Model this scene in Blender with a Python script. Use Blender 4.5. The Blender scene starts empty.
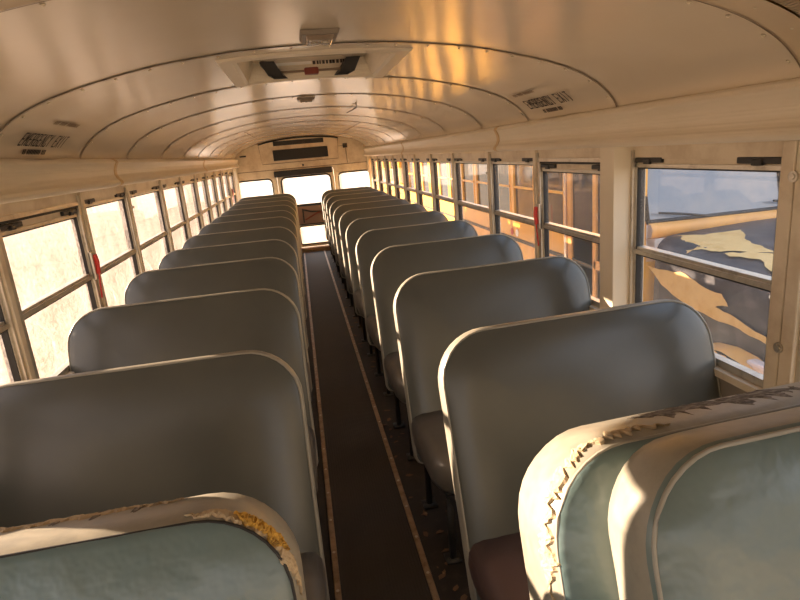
import bpy, bmesh, math, random
from math import sin, cos, pi, radians
from mathutils import Vector, Matrix
random.seed(7)
SC = bpy.context.scene
COL = SC.collection
XC = 0.115          # centre line of the bus
HW = 1.10           # half width at the window plane
CAMZ = 1.52
YR = 9.65           # rear bulkhead
YF = -1.9           # front bulkhead

# ------------------------------------------------------------------ materials
def mat(name, col, rough=.5, metal=0, spec=.5, noise=None, bump=None, coat=0, var=None):
    """var=(scale, colour2, lo, hi): procedural blotches; bump=(scale,strength)"""
    m = bpy.data.materials.new(name); m.use_nodes = True
    nt = m.node_tree; b = nt.nodes['Principled BSDF']
    b.inputs['Base Color'].default_value = (*col, 1)
    b.inputs['Roughness'].default_value = rough
    b.inputs['Metallic'].default_value = metal
    b.inputs['Specular IOR Level'].default_value = spec
    b.inputs['Coat Weight'].default_value = coat
    tc = nt.nodes.new('ShaderNodeTexCoord')
    if var:
        n = nt.nodes.new('ShaderNodeTexNoise'); n.inputs['Scale'].default_value = var[0]
        n.inputs['Detail'].default_value = 6; n.inputs['Roughness'].default_value = .65
        nt.links.new(tc.outputs['Object'], n.inputs['Vector'])
        r = nt.nodes.new('ShaderNodeMapRange'); r.inputs[1].default_value = var[2]; r.inputs[2].default_value = var[3]
        nt.links.new(n.outputs['Fac'], r.inputs[0])
        mx = nt.nodes.new('ShaderNodeMix'); mx.data_type = 'RGBA'
        mx.inputs[6].default_value = (*col, 1); mx.inputs[7].default_value = (*var[1], 1)
        nt.links.new(r.outputs[0], mx.inputs[0]); nt.links.new(mx.outputs[2], b.inputs['Base Color'])
    if bump:
        n = nt.nodes.new('ShaderNodeTexNoise'); n.inputs['Scale'].default_value = bump[0]; n.inputs['Detail'].default_value = 4
        nt.links.new(tc.outputs['Object'], n.inputs['Vector'])
        bp = nt.nodes.new('ShaderNodeBump'); bp.inputs['Strength'].default_value = bump[1]
        bp.inputs['Distance'].default_value = bump[2] if len(bump) > 2 else .01
        nt.links.new(n.outputs['Fac'], bp.inputs['Height']); nt.links.new(bp.outputs[0], b.inputs['Normal'])
    return m

def glass_mat(name, dirt_lo, dirt_hi, dirtcol, scale=9, tint=(.96, .97, .97), fine=120):
    m = bpy.data.materials.new(name); m.use_nodes = True
    nt = m.node_tree; nt.nodes.clear()
    o = nt.nodes.new('ShaderNodeOutputMaterial')
    tr = nt.nodes.new('ShaderNodeBsdfTransparent'); tr.inputs[0].default_value = (*tint, 1)
    tl = nt.nodes.new('ShaderNodeBsdfTranslucent'); tl.inputs[0].default_value = (*dirtcol, 1)
    df = nt.nodes.new('ShaderNodeBsdfDiffuse'); df.inputs[0].default_value = (*dirtcol, 1)
    gl = nt.nodes.new('ShaderNodeBsdfGlossy'); gl.inputs['Roughness'].default_value = .03
    tc = nt.nodes.new('ShaderNodeTexCoord')
    n = nt.nodes.new('ShaderNodeTexNoise'); n.inputs['Scale'].default_value = scale; n.inputs['Detail'].default_value = 5
    n2 = nt.nodes.new('ShaderNodeTexNoise'); n2.inputs['Scale'].default_value = fine; n2.inputs['Detail'].default_value = 3
    ad = nt.nodes.new('ShaderNodeMath'); ad.operation = 'ADD'
    nt.links.new(tc.outputs['Object'], n.inputs['Vector']); nt.links.new(tc.outputs['Object'], n2.inputs['Vector'])
    nt.links.new(n.outputs['Fac'], ad.inputs[0]); nt.links.new(n2.outputs['Fac'], ad.inputs[1])
    r = nt.nodes.new('ShaderNodeMapRange'); r.inputs[1].default_value = .7; r.inputs[2].default_value = 1.3
    r.inputs[3].default_value = dirt_lo; r.inputs[4].default_value = dirt_hi
    nt.links.new(ad.outputs[0], r.inputs[0])
    dm = nt.nodes.new('ShaderNodeMixShader'); dm.inputs[0].default_value = .3
    nt.links.new(tl.outputs[0], dm.inputs[1]); nt.links.new(df.outputs[0], dm.inputs[2])
    mx = nt.nodes.new('ShaderNodeMixShader'); nt.links.new(r.outputs[0], mx.inputs[0])
    nt.links.new(tr.outputs[0], mx.inputs[1]); nt.links.new(dm.outputs[0], mx.inputs[2])
    lw = nt.nodes.new('ShaderNodeLayerWeight'); lw.inputs[0].default_value = .5
    pw = nt.nodes.new('ShaderNodeMath'); pw.operation = 'POWER'; pw.inputs[1].default_value = 4
    nt.links.new(lw.outputs['Facing'], pw.inputs[0])
    fr = nt.nodes.new('ShaderNodeMapRange'); fr.inputs[3].default_value = .04; fr.inputs[4].default_value = .55
    nt.links.new(pw.outputs[0], fr.inputs[0])
    m2 = nt.nodes.new('ShaderNodeMixShader'); nt.links.new(fr.outputs[0], m2.inputs[0])
    nt.links.new(mx.outputs[0], m2.inputs[1]); nt.links.new(gl.outputs[0], m2.inputs[2])
    nt.links.new(m2.outputs[0], o.inputs[0])
    return m

CREAM = (.80, .69, .52)
M = {}
M['ceil'] = mat('ceiling_cream_enamel', (.82, .71, .55), .20, spec=.75, bump=(1.1, .35, .012), coat=.25,
                var=(1.3, (.78, .665, .50), .4, .7))
M['ceil'].node_tree.nodes['Principled BSDF'].inputs['Coat Roughness'].default_value = .16
M['band'] = mat('bow_cream_enamel', (.72, .58, .40), .4)
M['cove'] = mat('cornice_cream', (.86, .76, .60), .38, var=(3, (.82, .72, .55), .4, .7))
M['cream'] = mat('cream_painted_steel', CREAM, .42, var=(5, (.55, .42, .27), .45, .75))
M['pillar'] = mat('pillar_cream', (.84, .74, .57), .4)
M['lower'] = mat('lower_wall_steel', (.30, .26, .21), .5)
M['alu'] = mat('weathered_aluminium', (.62, .57, .48), .38, metal=.65, var=(14, (.38, .33, .27), .5, .75))
M['dark'] = mat('dark_seal', (.02, .018, .016), .6)
M['blackp'] = mat('black_plastic', (.022, .02, .02), .45)
M['line'] = mat('seam_line', (.24, .17, .11), .6)
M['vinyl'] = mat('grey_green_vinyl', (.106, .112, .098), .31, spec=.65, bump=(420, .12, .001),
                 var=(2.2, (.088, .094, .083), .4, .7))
M['vinyl_near'] = mat('grey_green_vinyl_wrinkled_skylit', (.125, .19, .19), .30, spec=.7, bump=(7, .6, .02),
                      var=(3, (.165, .215, .205), .4, .7))  # bluer than the other seats: windshield sky light put into the colour
M['rim'] = mat('rim_vinyl_sunlit_tone', (.34, .315, .25), .38, spec=.5, bump=(60, .15, .002), var=(26, (.28, .265, .215), .45, .7))  # same vinyl as the face, paler and warmer: sunlight put into the colour
M['pipe'] = mat('piping', (.36, .34, .28), .45)
M['cush'] = mat('cushion_vinyl', (.14, .125, .105), .4, bump=(9, .25, .008), var=(4, (.11, .1, .09), .4, .7))
M['cushred'] = mat('maroon_cushion_vinyl', (.12, .075, .068), .5, bump=(9, .3, .008))
M['tear'] = mat('torn_vinyl_backing', (.55, .43, .27), .9, bump=(140, .8, .004), var=(45, (.45, .34, .2), .5, .65))
M['foam'] = mat('yellow_foam', (.62, .36, .06), .95, bump=(90, 1, .006), var=(60, (.2, .11, .03), .5, .65))
M['scuff'] = mat('dark_scuff', (.09, .07, .05), .8, var=(70, (.25, .22, .17), .45, .6))
M['steel'] = mat('black_leg_steel', (.03, .028, .025), .5)
M['strip'] = mat('aisle_strip_metal', (.40, .29, .20), .4, metal=.6, var=(25, (.22, .14, .09), .45, .7))
M['floor'] = mat('dark_floor', (.022, .017, .014), .6, var=(16, (.05, .035, .025), .52, .72), bump=(60, .3, .004))
M['mat_'] = mat('ribbed_rubber', (.026, .020, .016), .6, var=(4, (.036, .027, .02), .4, .7))
M['leaf'] = mat('dry_leaf', (.16, .09, .05), .8)
M['red'] = mat('red_plastic', (.60, .03, .02), .4)
M['lens'] = mat('lamp_lens', (.34, .26, .19), .2, bump=(60, .6, .005), coat=.5)
M['text'] = mat('black_lettering', (.035, .02, .015), .6)
M['white'] = mat('white_sticker', (.92, .9, .86), .5)
M['wood'] = mat('brown_threshold', (.34, .19, .09), .6, var=(12, (.24, .13, .06), .4, .7))
M['ground'] = mat('dry_ground', (.36, .26, .165), .95, var=(.6, (.29, .215, .135), .4, .65), bump=(30, .6, .03))
M['hill'] = mat('distant_hill', (.22, .21, .26), .95)
M['glassL'] = glass_mat('dusty_glass_sunward', .02, .42, (.34, .28, .25), 6, tint=(.61, .55, .52), fine=55)
M['glassR'] = glass_mat('dusty_glass_shade', .05, .16, (.75, .68, .58), 5)
M['glassB'] = glass_mat('hazy_rear_glass', .30, .42, (.75, .70, .70), 3)
M['yel'] = mat('school_bus_yellow', (.83, .40, .035), .35, coat=.3, var=(2.5, (.72, .33, .04), .4, .7))
M['orangeb'] = mat('faded_orange_paint', (.78, .38, .10), .45, var=(5, (.62, .30, .1), .4, .7))
M['hood'] = mat('black_hood_paint', (.035, .033, .04), .38, bump=(9, .25, .01), var=(9, (.09, .08, .085), .5, .7))
M['peel'] = mat('tan_primer', (.66, .43, .17), .7, var=(11, (.58, .36, .12), .45, .65))
M['pane'] = mat('dark_bus_glass', (.03, .035, .042), .06, spec=.8)
M['wshield'] = mat('windshield_painted_sky', (.16, .20, .25), .08, spec=.9, var=(1.5, (.28, .28, .28), .4, .6))  # pale blue blotched base paints the sky's reflection on the glass
M['tyre'] = mat('tyre_rubber', (.02, .02, .02), .8)
M['chrome'] = mat('bright_bezel', (.75, .7, .66), .2, metal=.8)
M['lampglass'] = mat('pinkish_lens', (.7, .55, .5), .25)

# perforated / ribbed acoustic ceiling
m = mat('ribbed_acoustic_panel', (.50, .39, .26), .55); nt = m.node_tree
w = nt.nodes.new('ShaderNodeTexWave'); w.inputs['Scale'].default_value = 38; w.bands_direction = 'X'
tc = nt.nodes.new('ShaderNodeTexCoord'); nt.links.new(tc.outputs['Object'], w.inputs['Vector'])
bp = nt.nodes.new('ShaderNodeBump'); bp.inputs['Strength'].default_value = .7; bp.inputs['Distance'].default_value = .004
nt.links.new(w.outputs['Fac'], bp.inputs['Height']); nt.links.new(bp.outputs[0], nt.nodes['Principled BSDF'].inputs['Normal'])
M['rib'] = m
# fine lengthwise ribbing on the aisle mat and cornice
def add_wave(m, direction, scale, dist, strength=.6):
    nt = m.node_tree; w = nt.nodes.new('ShaderNodeTexWave'); w.inputs['Scale'].default_value = scale; w.bands_direction = direction
    tc = nt.nodes.new('ShaderNodeTexCoord'); nt.links.new(tc.outputs['Object'], w.inputs['Vector'])
    bp = nt.nodes.new('ShaderNodeBump'); bp.inputs['Strength'].default_value = strength; bp.inputs['Distance'].default_value = dist
    nt.links.new(w.outputs['Fac'], bp.inputs['Height']); nt.links.new(bp.outputs[0], nt.nodes['Principled BSDF'].inputs['Normal'])
add_wave(M['mat_'], 'X', 26, .002)
add_wave(M['cove'], 'Z', 34, .0012, .5)

# ------------------------------------------------------------------ mesh helpers
def new_bm(): return bmesh.new()
def link(name, bm, m, parent=None, smooth=False, bevel=0):
    me = bpy.data.meshes.new(name)
    bmesh.ops.recalc_face_normals(bm, faces=bm.faces)
    bm.to_mesh(me); bm.free()
    o = bpy.data.objects.new(name, me); COL.objects.link(o)
    if isinstance(m, (list, tuple)):
        for x in m: me.materials.append(x)
    else: me.materials.append(m)
    if smooth:
        for p in me.polygons: p.use_smooth = True
    if bevel:
        b = o.modifiers.new('bevel', 'BEVEL'); b.width = bevel; b.segments = 2; b.limit_method = 'ANGLE'
    if parent: o.parent = parent
    return o
def box(bm, a, b, mi=0):
    x0, y0, z0 = a; x1, y1, z1 = b
    v = [bm.verts.new(p) for p in ((x0,y0,z0),(x1,y0,z0),(x1,y1,z0),(x0,y1,z0),(x0,y0,z1),(x1,y0,z1),(x1,y1,z1),(x0,y1,z1))]
    for f in ((0,3,2,1),(4,5,6,7),(0,1,5,4),(1,2,6,5),(2,3,7,6),(3,0,4,7)):
        bm.faces.new([v[i] for i in f]).material_index = mi
def tube(bm, pts, r, n=8, closed=False):
    pts = [Vector(p) for p in pts]; rings = []
    N = len(pts)
    for i, p in enumerate(pts):
        a = pts[(i-1) % N] if (i or closed) else p
        b = pts[(i+1) % N] if (i < N-1 or closed) else p
        t = (b-a).normalized()
        ref = Vector((0,0,1)) if abs(t.z) < .9 else Vector((0,1,0))
        u = t.cross(ref).normalized(); w_ = u.cross(t)
        rings.append([bm.verts.new(p + r*(u*cos(2*pi*k/n) + w_*sin(2*pi*k/n))) for k in range(n)])
    last = N if closed else N-1
    for i in range(last):
        A = rings[i]; B = rings[(i+1) % N]
        for k in range(n): bm.faces.new((A[k], A[(k+1) % n], B[(k+1) % n], B[k]))
    if not closed:
        bm.faces.new(rings[0]); bm.faces.new(rings[-1])
def disc(bm, c, axis, r, h, n=20, r2=None):
    c = Vector(c); axis = Vector(axis).normalized()
    ref = Vector((0,0,1)) if abs(axis.z) < .9 else Vector((1,0,0))
    u = axis.cross(ref).normalized(); w_ = axis.cross(u); r2 = r if r2 is None else r2
    A = [bm.verts.new(c + r*(u*cos(2*pi*k/n)+w_*sin(2*pi*k/n))) for k in range(n)]
    B = [bm.verts.new(c + axis*h + r2*(u*cos(2*pi*k/n)+w_*sin(2*pi*k/n))) for k in range(n)]
    for k in range(n): bm.faces.new((A[k], A[(k+1) % n], B[(k+1) % n], B[k]))
    bm.faces.new(A); bm.faces.new(B)
def extrude_y(bm, prof, y0, y1, closed=False, mi=0):
    A = [bm.verts.new((x, y0, z)) for x, z in prof]; B = [bm.verts.new((x, y1, z)) for x, z in prof]
    n = len(prof)
    for i in range(n if closed else n-1):
        j = (i+1) % n; bm.faces.new((A[i], A[j], B[j], B[i])).material_index = mi
    if closed: bm.faces.new(A).material_index = mi; bm.faces.new(B).material_index = mi
def empty(name, loc, label=None, cat=None, group=None):
    o = bpy.data.objects.new(name, None); COL.objects.link(o); o.location = loc; o.empty_display_size = .1
    tag(o, label, cat, group); return o
def tag(o, label=None, cat=None, group=None, kind=None):
    if label: o['label'] = label
    if cat: o['category'] = cat
    if group: o['group'] = group
    if kind: o['kind'] = kind
    return o
def struct(name, bm, m, label=None, **k):
    o = link(name, bm, m, **k); o['kind'] = 'structure'
    if label: o['label'] = label
    return o
def part(name, bm, m, root, **k):
    """mesh built in world coordinates, parented to a located Empty"""
    loc = root.matrix_basis.translation.copy()
    p = root.parent
    while p: loc += p.location; p = p.parent
    bmesh.ops.translate(bm, verts=bm.verts, vec=-loc)
    return link(name, bm, m, parent=root, **k)

# ------------------------------------------------------------------ ceiling arch
KP = [(0,1.867),(.2,1.863),(.34,1.852),(.477,1.836),(.60,1.814),(.762,1.776),(.88,1.736),(.965,1.690),(1.02,1.640),(1.045,1.600)]
full = [(-a, b) for a, b in KP[:0:-1]] + KP
def catmull(P, n):
    out = []
    for i in range(len(P)-1):
        p0 = P[max(i-1,0)]; p1 = P[i]; p2 = P[i+1]; p3 = P[min(i+2,len(P)-1)]
        for k in range(n):
            t = k/n
            out.append(tuple(.5*((2*p1[j])+(-p0[j]+p2[j])*t+(2*p0[j]-5*p1[j]+4*p2[j]-p3[j])*t*t+(-p0[j]+3*p1[j]-3*p2[j]+p3[j])*t**3) for j in (0,1)))
    out.append(P[-1]); return out
ARCH = catmull(full, 5)
def arch_z(dx):
    dx = max(-1.045, min(1.045, dx))
    for (a, b), (c, d) in zip(ARCH, ARCH[1:]):
        if a <= dx <= c: return b + (d-b)*(dx-a)/max(c-a, 1e-9)
    return 1.6
def off(i, d):
    a = ARCH[max(i-1,0)]; b = ARCH[min(i+1,len(ARCH)-1)]
    t = Vector((b[0]-a[0], b[1]-a[1])).normalized()
    return (ARCH[i][0]+t.y*d, ARCH[i][1]-t.x*d)     # +d = down/in
SEAM = [1.19, 1.98, 2.79, 3.52, 4.38, 5.22, 5.95, 6.72, 7.42, 8.1, 8.85, YR]
HX0, HX1, HY0, HY1 = -.155, .385, 2.13, 2.70        # hatch opening (x absolute)
def panel(bm, y0, y1, d0, d1, hole=False, mi=0):
    ys = [y0, y1]
    if hole: ys = [y0, HY0, HY1, y1]
    xs = list(range(len(ARCH)))
    P = [[None]*len(ARCH) for _ in ys]
    for r, y in enumerate(ys):
        f = (y-y0)/(y1-y0)
        for i in xs:
            x, z = off(i, d0+(d1-d0)*f); P[r][i] = bm.verts.new((XC+x, y, z))
    for r in range(len(ys)-1):
        for i in range(len(ARCH)-1):
            if hole and r == 1:
                a, b = XC+ARCH[i][0], XC+ARCH[i+1][0]
                if a >= HX0-.03 and b <= HX1+.03: continue
            bm.faces.new((P[r][i], P[r][i+1], P[r+1][i+1], P[r+1][i])).material_index = mi
bm = new_bm()
for a, b in zip(SEAM, SEAM[1:]):
    panel(bm, a, b+.012, .001, -.0025, hole=(a == 1.98))
panel(bm, 1.10, 1.192, .004, .004, mi=1)
panel(bm, YF, 1.10, .0, .0, mi=2)
ceil = struct('ceiling', bm, [M['ceil'], M['band'], M['rib']], 'curved cream steel ceiling panels with riveted seams', smooth=True)
bm = new_bm()                                        # outer roof skin
prof = [(XC-HW-.06, 1.60)]+[(XC+1.09*x, z+.07) for x, z in ARCH]+[(XC+HW+.06, 1.60)]
extrude_y(bm, prof, YF-.05, YR+.06)
struct('roof', bm, M['yel'], 'outer roof skin of the bus', smooth=True)
for y in (YF-.05, YR+.055):
    bm = new_bm(); vs = [bm.verts.new((x, y, z)) for x, z in prof]; bm.faces.new(vs); struct('roof_end', bm, M['yel'], 'end cap of the roof')
bm = new_bm()
for s in SEAM[:-1]:                                  # dark lap line at every seam
    for i in range(len(ARCH)-1):
        dd = .0065 if s < 1.5 else .0035; a = off(i, dd); b = off(i+1, dd)
        w_ = .0022
        v = [bm.verts.new((XC+q[0], yy, q[1])) for q, yy in ((a, s-w_), (b, s-w_), (b, s+w_), (a, s+w_))]
        bm.faces.new(v)
o = link('seam_line', bm, M['line'], parent=ceil)
bm = new_bm()
for k, s in enumerate(SEAM[:-1]):                    # rivet heads
    acc = 0
    step = .085
    for i in range(1, len(ARCH)):
        seg = math.dist(ARCH[i], ARCH[i-1]); acc += seg
        if acc >= step:
            acc = 0; x, z = off(i, .002)
            a = ARCH[i-1]; b = ARCH[min(i+1, len(ARCH)-1)]; t = Vector((b[0]-a[0], 0, b[1]-a[1])).normalized()
            nrm = Vector((t.z, 0, -t.x))
            disc(bm, (XC+x, s+.028, z), nrm, .0055, .0035, 8, .003)
            if k == 0: disc(bm, (XC+x, s-.05, z), nrm, .0055, .0035, 8, .003)
o = link('rivet_rows', bm, M['cove'], parent=ceil, smooth=True); o['kind'] = 'stuff'
bm = new_bm()                                        # lengthwise side joints at the rear AC bay
for sx in (-.57, .57):
    for y0, y1 in ((5.95, YR),):
        z = arch_z(sx)-.004; box(bm, (XC+sx-.002, y0, z-.002), (XC+sx+.002, y1, z))
link('side_joint', bm, M['line'], parent=ceil)

# cornices
COVE = [(1.047,1.606),(1.043,1.598),(1.026,1.600),(1.010,1.592),(1.004,1.580),(1.012,1.566),(1.020,1.545),(1.021,1.520),(1.013,1.502),(1.001,1.490),(.997,1.478),(1.004,1.468),(1.02,1.463),(1.125,1.461),(1.125,1.65),(1.047,1.65)]
tn = 0
def tname():
    global tn; tn += 1; return 'trim_%d' % tn
for s in (-1, 1):
    cuts = [YF, .35, 3.18, 6.12, YR]
    for a, b in zip(cuts, cuts[1:]):
        bm = new_bm(); extrude_y(bm, [(XC+s*x, z) for x, z in COVE], a+.001, b-.001, closed=True)
        struct(tname(), bm, M['cove'], 'cream ribbed cornice above the %s windows' % ('left' if s < 0 else 'right'))
    for y in cuts[1:-1]:                             # joint straps
        bm = new_bm()
        pr = [(XC+s*(x-.004), z) for x, z in COVE[2:13]]
        pr2 = [(XC+s*(x+.004), z) for x, z in COVE[2:13]][::-1]
        extrude_y(bm, pr+pr2, y-.018, y+.018, closed=True)
        o = struct(tname(), bm, M['orangeb'] if False else mat('strap', (.70,.50,.25), .4), 'curved joint strap on the cornice', smooth=False)
    bm = new_bm(); box(bm, (XC+s*1.052-.006, YF, 1.594), (XC+s*1.052+.006, YR, 1.6085)); struct(tname(), bm, M['dark'], 'dark line where ceiling meets cornice')

# ------------------------------------------------------------------ walls, windows
PIL = [-1.75, -1.02, -.28, .48, 1.235, 2.02, 2.84, 3.58, 4.45, 5.2, 5.94, 6.62, 7.3, 7.97, 8.72, 9.46]
ZS, ZT = .79, 1.415
for s, nm in ((-1, 'left'), (1, 'right')):
    bm = new_bm(); xw = XC+s*HW
    box(bm, (min(xw, xw+s*.06), YF, -.05), (max(xw, xw+s*.06), YR+.05, ZS-.02), 1)
    box(bm, (min(xw, xw+s*.06), YF, ZT), (max(xw, xw+s*.06), YR+.05, 1.72), 0)
    box(bm, (min(xw-s*.02, xw+s*.06), YF, ZS-.03), (max(xw-s*.02, xw+s*.06), YR, ZS-.008), 0)
    struct('wall_'+nm, bm, [M['cream'], M['lower']], 'steel side wall below and above the %s windows' % nm)
    for i, y in enumerate(PIL):
        big = (s > 0 and i == 5); w = .05 if big else (.043 if i == 4 else .03)
        bm = new_bm()
        def bx(xa, xb, ya, yb, za, zb, mi=0): box(bm, (min(xa, xb), ya, za), (max(xa, xb), yb, zb), mi)
        if i == 4:
            bx(xw-s*.022, xw+s*.05, y-w, y-.002, ZS-.02, ZT+.045); bx(xw-s*.022, xw+s*.05, y+.002, y+w, ZS-.02, ZT+.045)
            bx(xw-s*.01, xw+s*.05, y-.003, y+.003, ZS-.02, ZT+.045, 1)
        elif big:
            bx(xw-s*.075, xw+s*.05, y-w, y+w, ZS-.3, 1.50)
        else:
            bx(xw-s*.016, xw+s*.05, y-w*.55, y+w*.55, ZS-.02, ZT+.045)
        p = struct(tname(), bm, [M['cream'] if not big else M['pillar'], M['dark']], 'cream window pillar on the %s wall' % nm, bevel=.003)
        bm = new_bm()
        for d in (-1, 1):                            # aluminium sash tracks
            y0 = y+d*(w if (big or i == 4) else w*.55)
            ya, yb = sorted((y0, y0+d*.014)); bx(xw-s*.008, xw+s*.045, ya, yb, ZS, ZT+.03)
            ya, yb = sorted((y0+d*.014, y0+d*.018)); bx(xw+s*.004, xw+s*.04, ya, yb, ZS, ZT, 1)
        link('sash_track', bm, [M['alu'], M['dark']], parent=p)
        if i == 4 or i == 7:
            bm = new_bm()
            for z in ((1.375, .93) if i == 4 else (1.33,)):
                r = .014 if i == 4 else .008
                disc(bm, (xw-s*.022, y, z), (-s, 0, 0), r, .005, 20); disc(bm, (xw-s*.027, y, z), (-s, 0, 0), r*.55, .003, 16)
            link('pillar_bolt', bm, M['alu'], parent=p, smooth=False)
def quad_x(bm, x, y0, y1, z0, z1): bm.faces.new([bm.verts.new(p) for p in ((x,y0,z0),(x,y1,z0),(x,y1,z1),(x,y0,z1))])
wn = 0
def make_window(s, y0, y1, exit_, nm, pilw):
    """one sliding split-sash window; inner metal frame, two panes, latches"""
    global wn; wn += 1
    xw = XC+s*HW
    top = 1.355 if exit_ else 1.385
    e = bpy.data.objects.new('window_%d' % wn, None); COL.objects.link(e); e.location = (xw, (y0+y1)/2, ZS); e['kind'] = 'structure'
    def bx(bm, xa, xb, ya, yb, za, zb, mi=0): box(bm, (min(xa, xb), ya, za), (max(xa, xb), yb, zb), mi)
    A, B = xw+s*.002, xw+s*.03
    bm = new_bm()
    if exit_:
        bx(bm, xw-s*.004, xw+s*.045, y0, y1, top+.045, ZT+.004)
        for yy in ((y0, y0+.022), (y1-.022, y1)): bx(bm, A-s*.01, B, *yy, ZS, top+.045)
        y0 += .022; y1 -= .022
        bx(bm, A-s*.008, B, y0, y1, top+.038, top+.047, 1)
    fw = .011
    bx(bm, A, B, y0, y0+fw, ZS, top+.012); bx(bm, A, B, y1-fw, y1, ZS, top+.012)
    bx(bm, A, B, y0, y1, top, top+.013); bx(bm, A, B, y0, y1, ZS-.008, ZS+.016)
    bx(bm, A-s*.004, B, y0, y1, 1.068, 1.084); bx(bm, A+s*.004, B+s*.008, y0, y1, 1.084, 1.094)
    bx(bm, A+s*.001, B, y0, y1, 1.062, 1.068, 1)
    bx(bm, A+s*.003, B, y0+fw, y0+fw+.004, ZS, top, 1); bx(bm, A+s*.003, B, y1-fw-.004, y1-fw, ZS, top, 1)
    bx(bm, A+s*.003, B, y0+fw, y1-fw, top-.005, top, 1)
    part('window_frame', bm, [M['alu'], M['dark']], e)
    bm = new_bm(); bx(bm, A+s*.006, B+s*.015, y0, y1, top+.013, top+.038)
    part('latch_rail', bm, M['cream'], e)
    L = y1-y0
    for k, (a, b) in enumerate(((y0+.006, y0+L*.24), (y1-L*.24, y1-.006))):
        bm = new_bm(); bx(bm, A-s*.006, A+s*.012, a, b, top+.017, top+.035)
        c = (a+b)/2; bx(bm, A-s*.012, A, c-.018, c+.018, top+.012, top+.03)
        part('latch', bm, M['blackp'], e, bevel=.003)
    G = M['glassL'] if (nm == 'left' and y0 > .4) else M['glassR']  # unseen front-left panes get clearer glass to let more sun in
    bm = new_bm(); gx = xw+s*.016; quad_x(bm, gx, y0+fw, y1-fw, 1.09, top); part('upper_pane', bm, G, e)
    bm = new_bm(); gx = xw+s*.024; quad_x(bm, gx, y0+fw, y1-fw, ZS+.012, 1.068); part('lower_pane', bm, G, e)
    return e
EXITS = {-1: [5, 14], 1: [5]}
for s, nm in ((-1, 'left'), (1, 'right')):
    for i in range(len(PIL)-1):
        def pw(k): return .05 if (s > 0 and k == 5) else (.043 if k == 4 else .0165)
        y0 = PIL[i]+pw(i)+.014; y1 = PIL[i+1]-pw(i+1)-.014
        if i in (4,): y0 += 0
        w = make_window(s, y0, y1, i in EXITS[s], nm, 0)
        if i in EXITS[s] or (s < 0 and i == 14):
            yh = y1-.03 if i == 5 else y0+.05
            h = link('release_handle', new_bm(), M['red'], parent=w)
            bm = new_bm(); xw = XC+s*HW
            tube(bm, [(xw-s*.022, yh+.03, 1.175), (xw-s*.026, yh+.032, 1.14), (xw-s*.022, yh+.028, 1.085)], .011, 8)
            tube(bm, [(xw-s*.024, yh+.03, 1.085), (xw-s*.014, yh+.03, .97)], .004, 6)
            loc = w.location; bmesh.ops.translate(bm, verts=bm.verts, vec=-Vector(loc)); bm.to_mesh(h.data); bm.free()
            bm = new_bm(); box(bm, (min(xw-s*.018, xw), yh+.008, 1.06), (max(xw-s*.018, xw), yh+.05, 1.19)); part('handle_base', bm, M['alu'], w, bevel=.003)

# ------------------------------------------------------------------ floor
bm = new_bm(); box(bm, (XC-HW-.06, YF, -.05), (XC+HW+.06, YR+.05, 0)); floor_o = struct('floor', bm, M['floor'], 'dark dirty bus floor under the seats')
bm = new_bm(); box(bm, (-.045, YF+.3, 0), (.275, YR-.12, .006)); o = struct(tname(), bm, M['mat_'], 'ribbed black rubber aisle runner')
for x in (-.045, .288):
    bm = new_bm(); box(bm, (x-.012, YF+.3, .004), (x+.012, YR-.12, .011)); o = struct(tname(), bm, M['strip'], 'brown metal edge strip along the aisle', bevel=.003)
    bm = new_bm()
    for k in range(52):
        y = -1.4+k*.21; disc(bm, (x, y, .0108), (0, 0, 1), .006, .002, 8)
    q = link('strip_screws', bm, M['alu'], parent=o); q['kind'] = 'stuff'
# leaf litter beside the runner
bm = new_bm()
for k in range(150):
    x = random.uniform(.31, .40) if random.random() < .7 else random.uniform(.31, .8); y = random.uniform(.9, 9.2); a = random.uniform(0, 6.3); r = random.uniform(.008, .024); z = .006
    vs = [bm.verts.new((x+r*f*cos(a+t), y+r*f*sin(a+t), z+random.uniform(-.005, .003))) for t, f in ((0,1),(1.2,.5),(2.4,.7),(3.3,1),(4.4,.5),(5.3,.6))]
    bm.faces.new(vs)
o = link('leaf_litter', bm, M['leaf'], parent=floor_o); o['kind'] = 'stuff'; o['label'] = 'dry leaf scraps on the floor'

# ------------------------------------------------------------------ rear bulkhead
def rrect(cx, cz, w, h, r, n=5):
    out = []
    for (sx, sz, a0) in ((1,1,0),(-1,1,90),(-1,-1,180),(1,-1,270)):
        for k in range(n+1):
            a = radians(a0+90*k/n); out.append((cx+sx*(w/2-r)+r*cos(a), cz+sz*(h/2-r)+r*sin(a)))
    return out
RW = [rrect(-.69, 1.02, .56, .44, .07), rrect(.93, 1.02, .53, .44, .07)]
DOOR = (-.33, .60, .07, 1.345)     # x0,x1,z0,z1 of the emergency door
bmw = new_bm()
outer = [(XC-HW, 0), (XC+HW, 0), (XC+HW, 1.60)] + [(XC+x, z) for x, z in ARCH[::-1]] + [(XC-HW, 1.60)]
def fill_face(bm, outer, holes, y, thick):
    edges = []
    for loop in [outer]+holes:
        vs = [bm.verts.new((x, y, z)) for x, z in loop]
        for i in range(len(vs)): edges.append(bm.edges.new((vs[i], vs[(i+1) % len(vs)])))
    g = bmesh.ops.triangle_fill(bm, edges=edges, use_beauty=True)
    faces = [f for f in g['geom'] if isinstance(f, bmesh.types.BMFace)]
    ex = bmesh.ops.extrude_face_region(bm, geom=faces)
    bmesh.ops.translate(bm, verts=[v for v in ex['geom'] if isinstance(v, bmesh.types.BMVert)], vec=(0, thick, 0))
door_out = rrect((DOOR[0]+DOOR[1])/2, (DOOR[2]+DOOR[3])/2, DOOR[1]-DOOR[0], DOOR[3]-DOOR[2], .05)
fill_face(bmw, outer, RW+[door_out], YR, .05)
struct('wall_rear', bmw, M['cream'], 'cream rear bulkhead with rounded corner windows')
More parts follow.
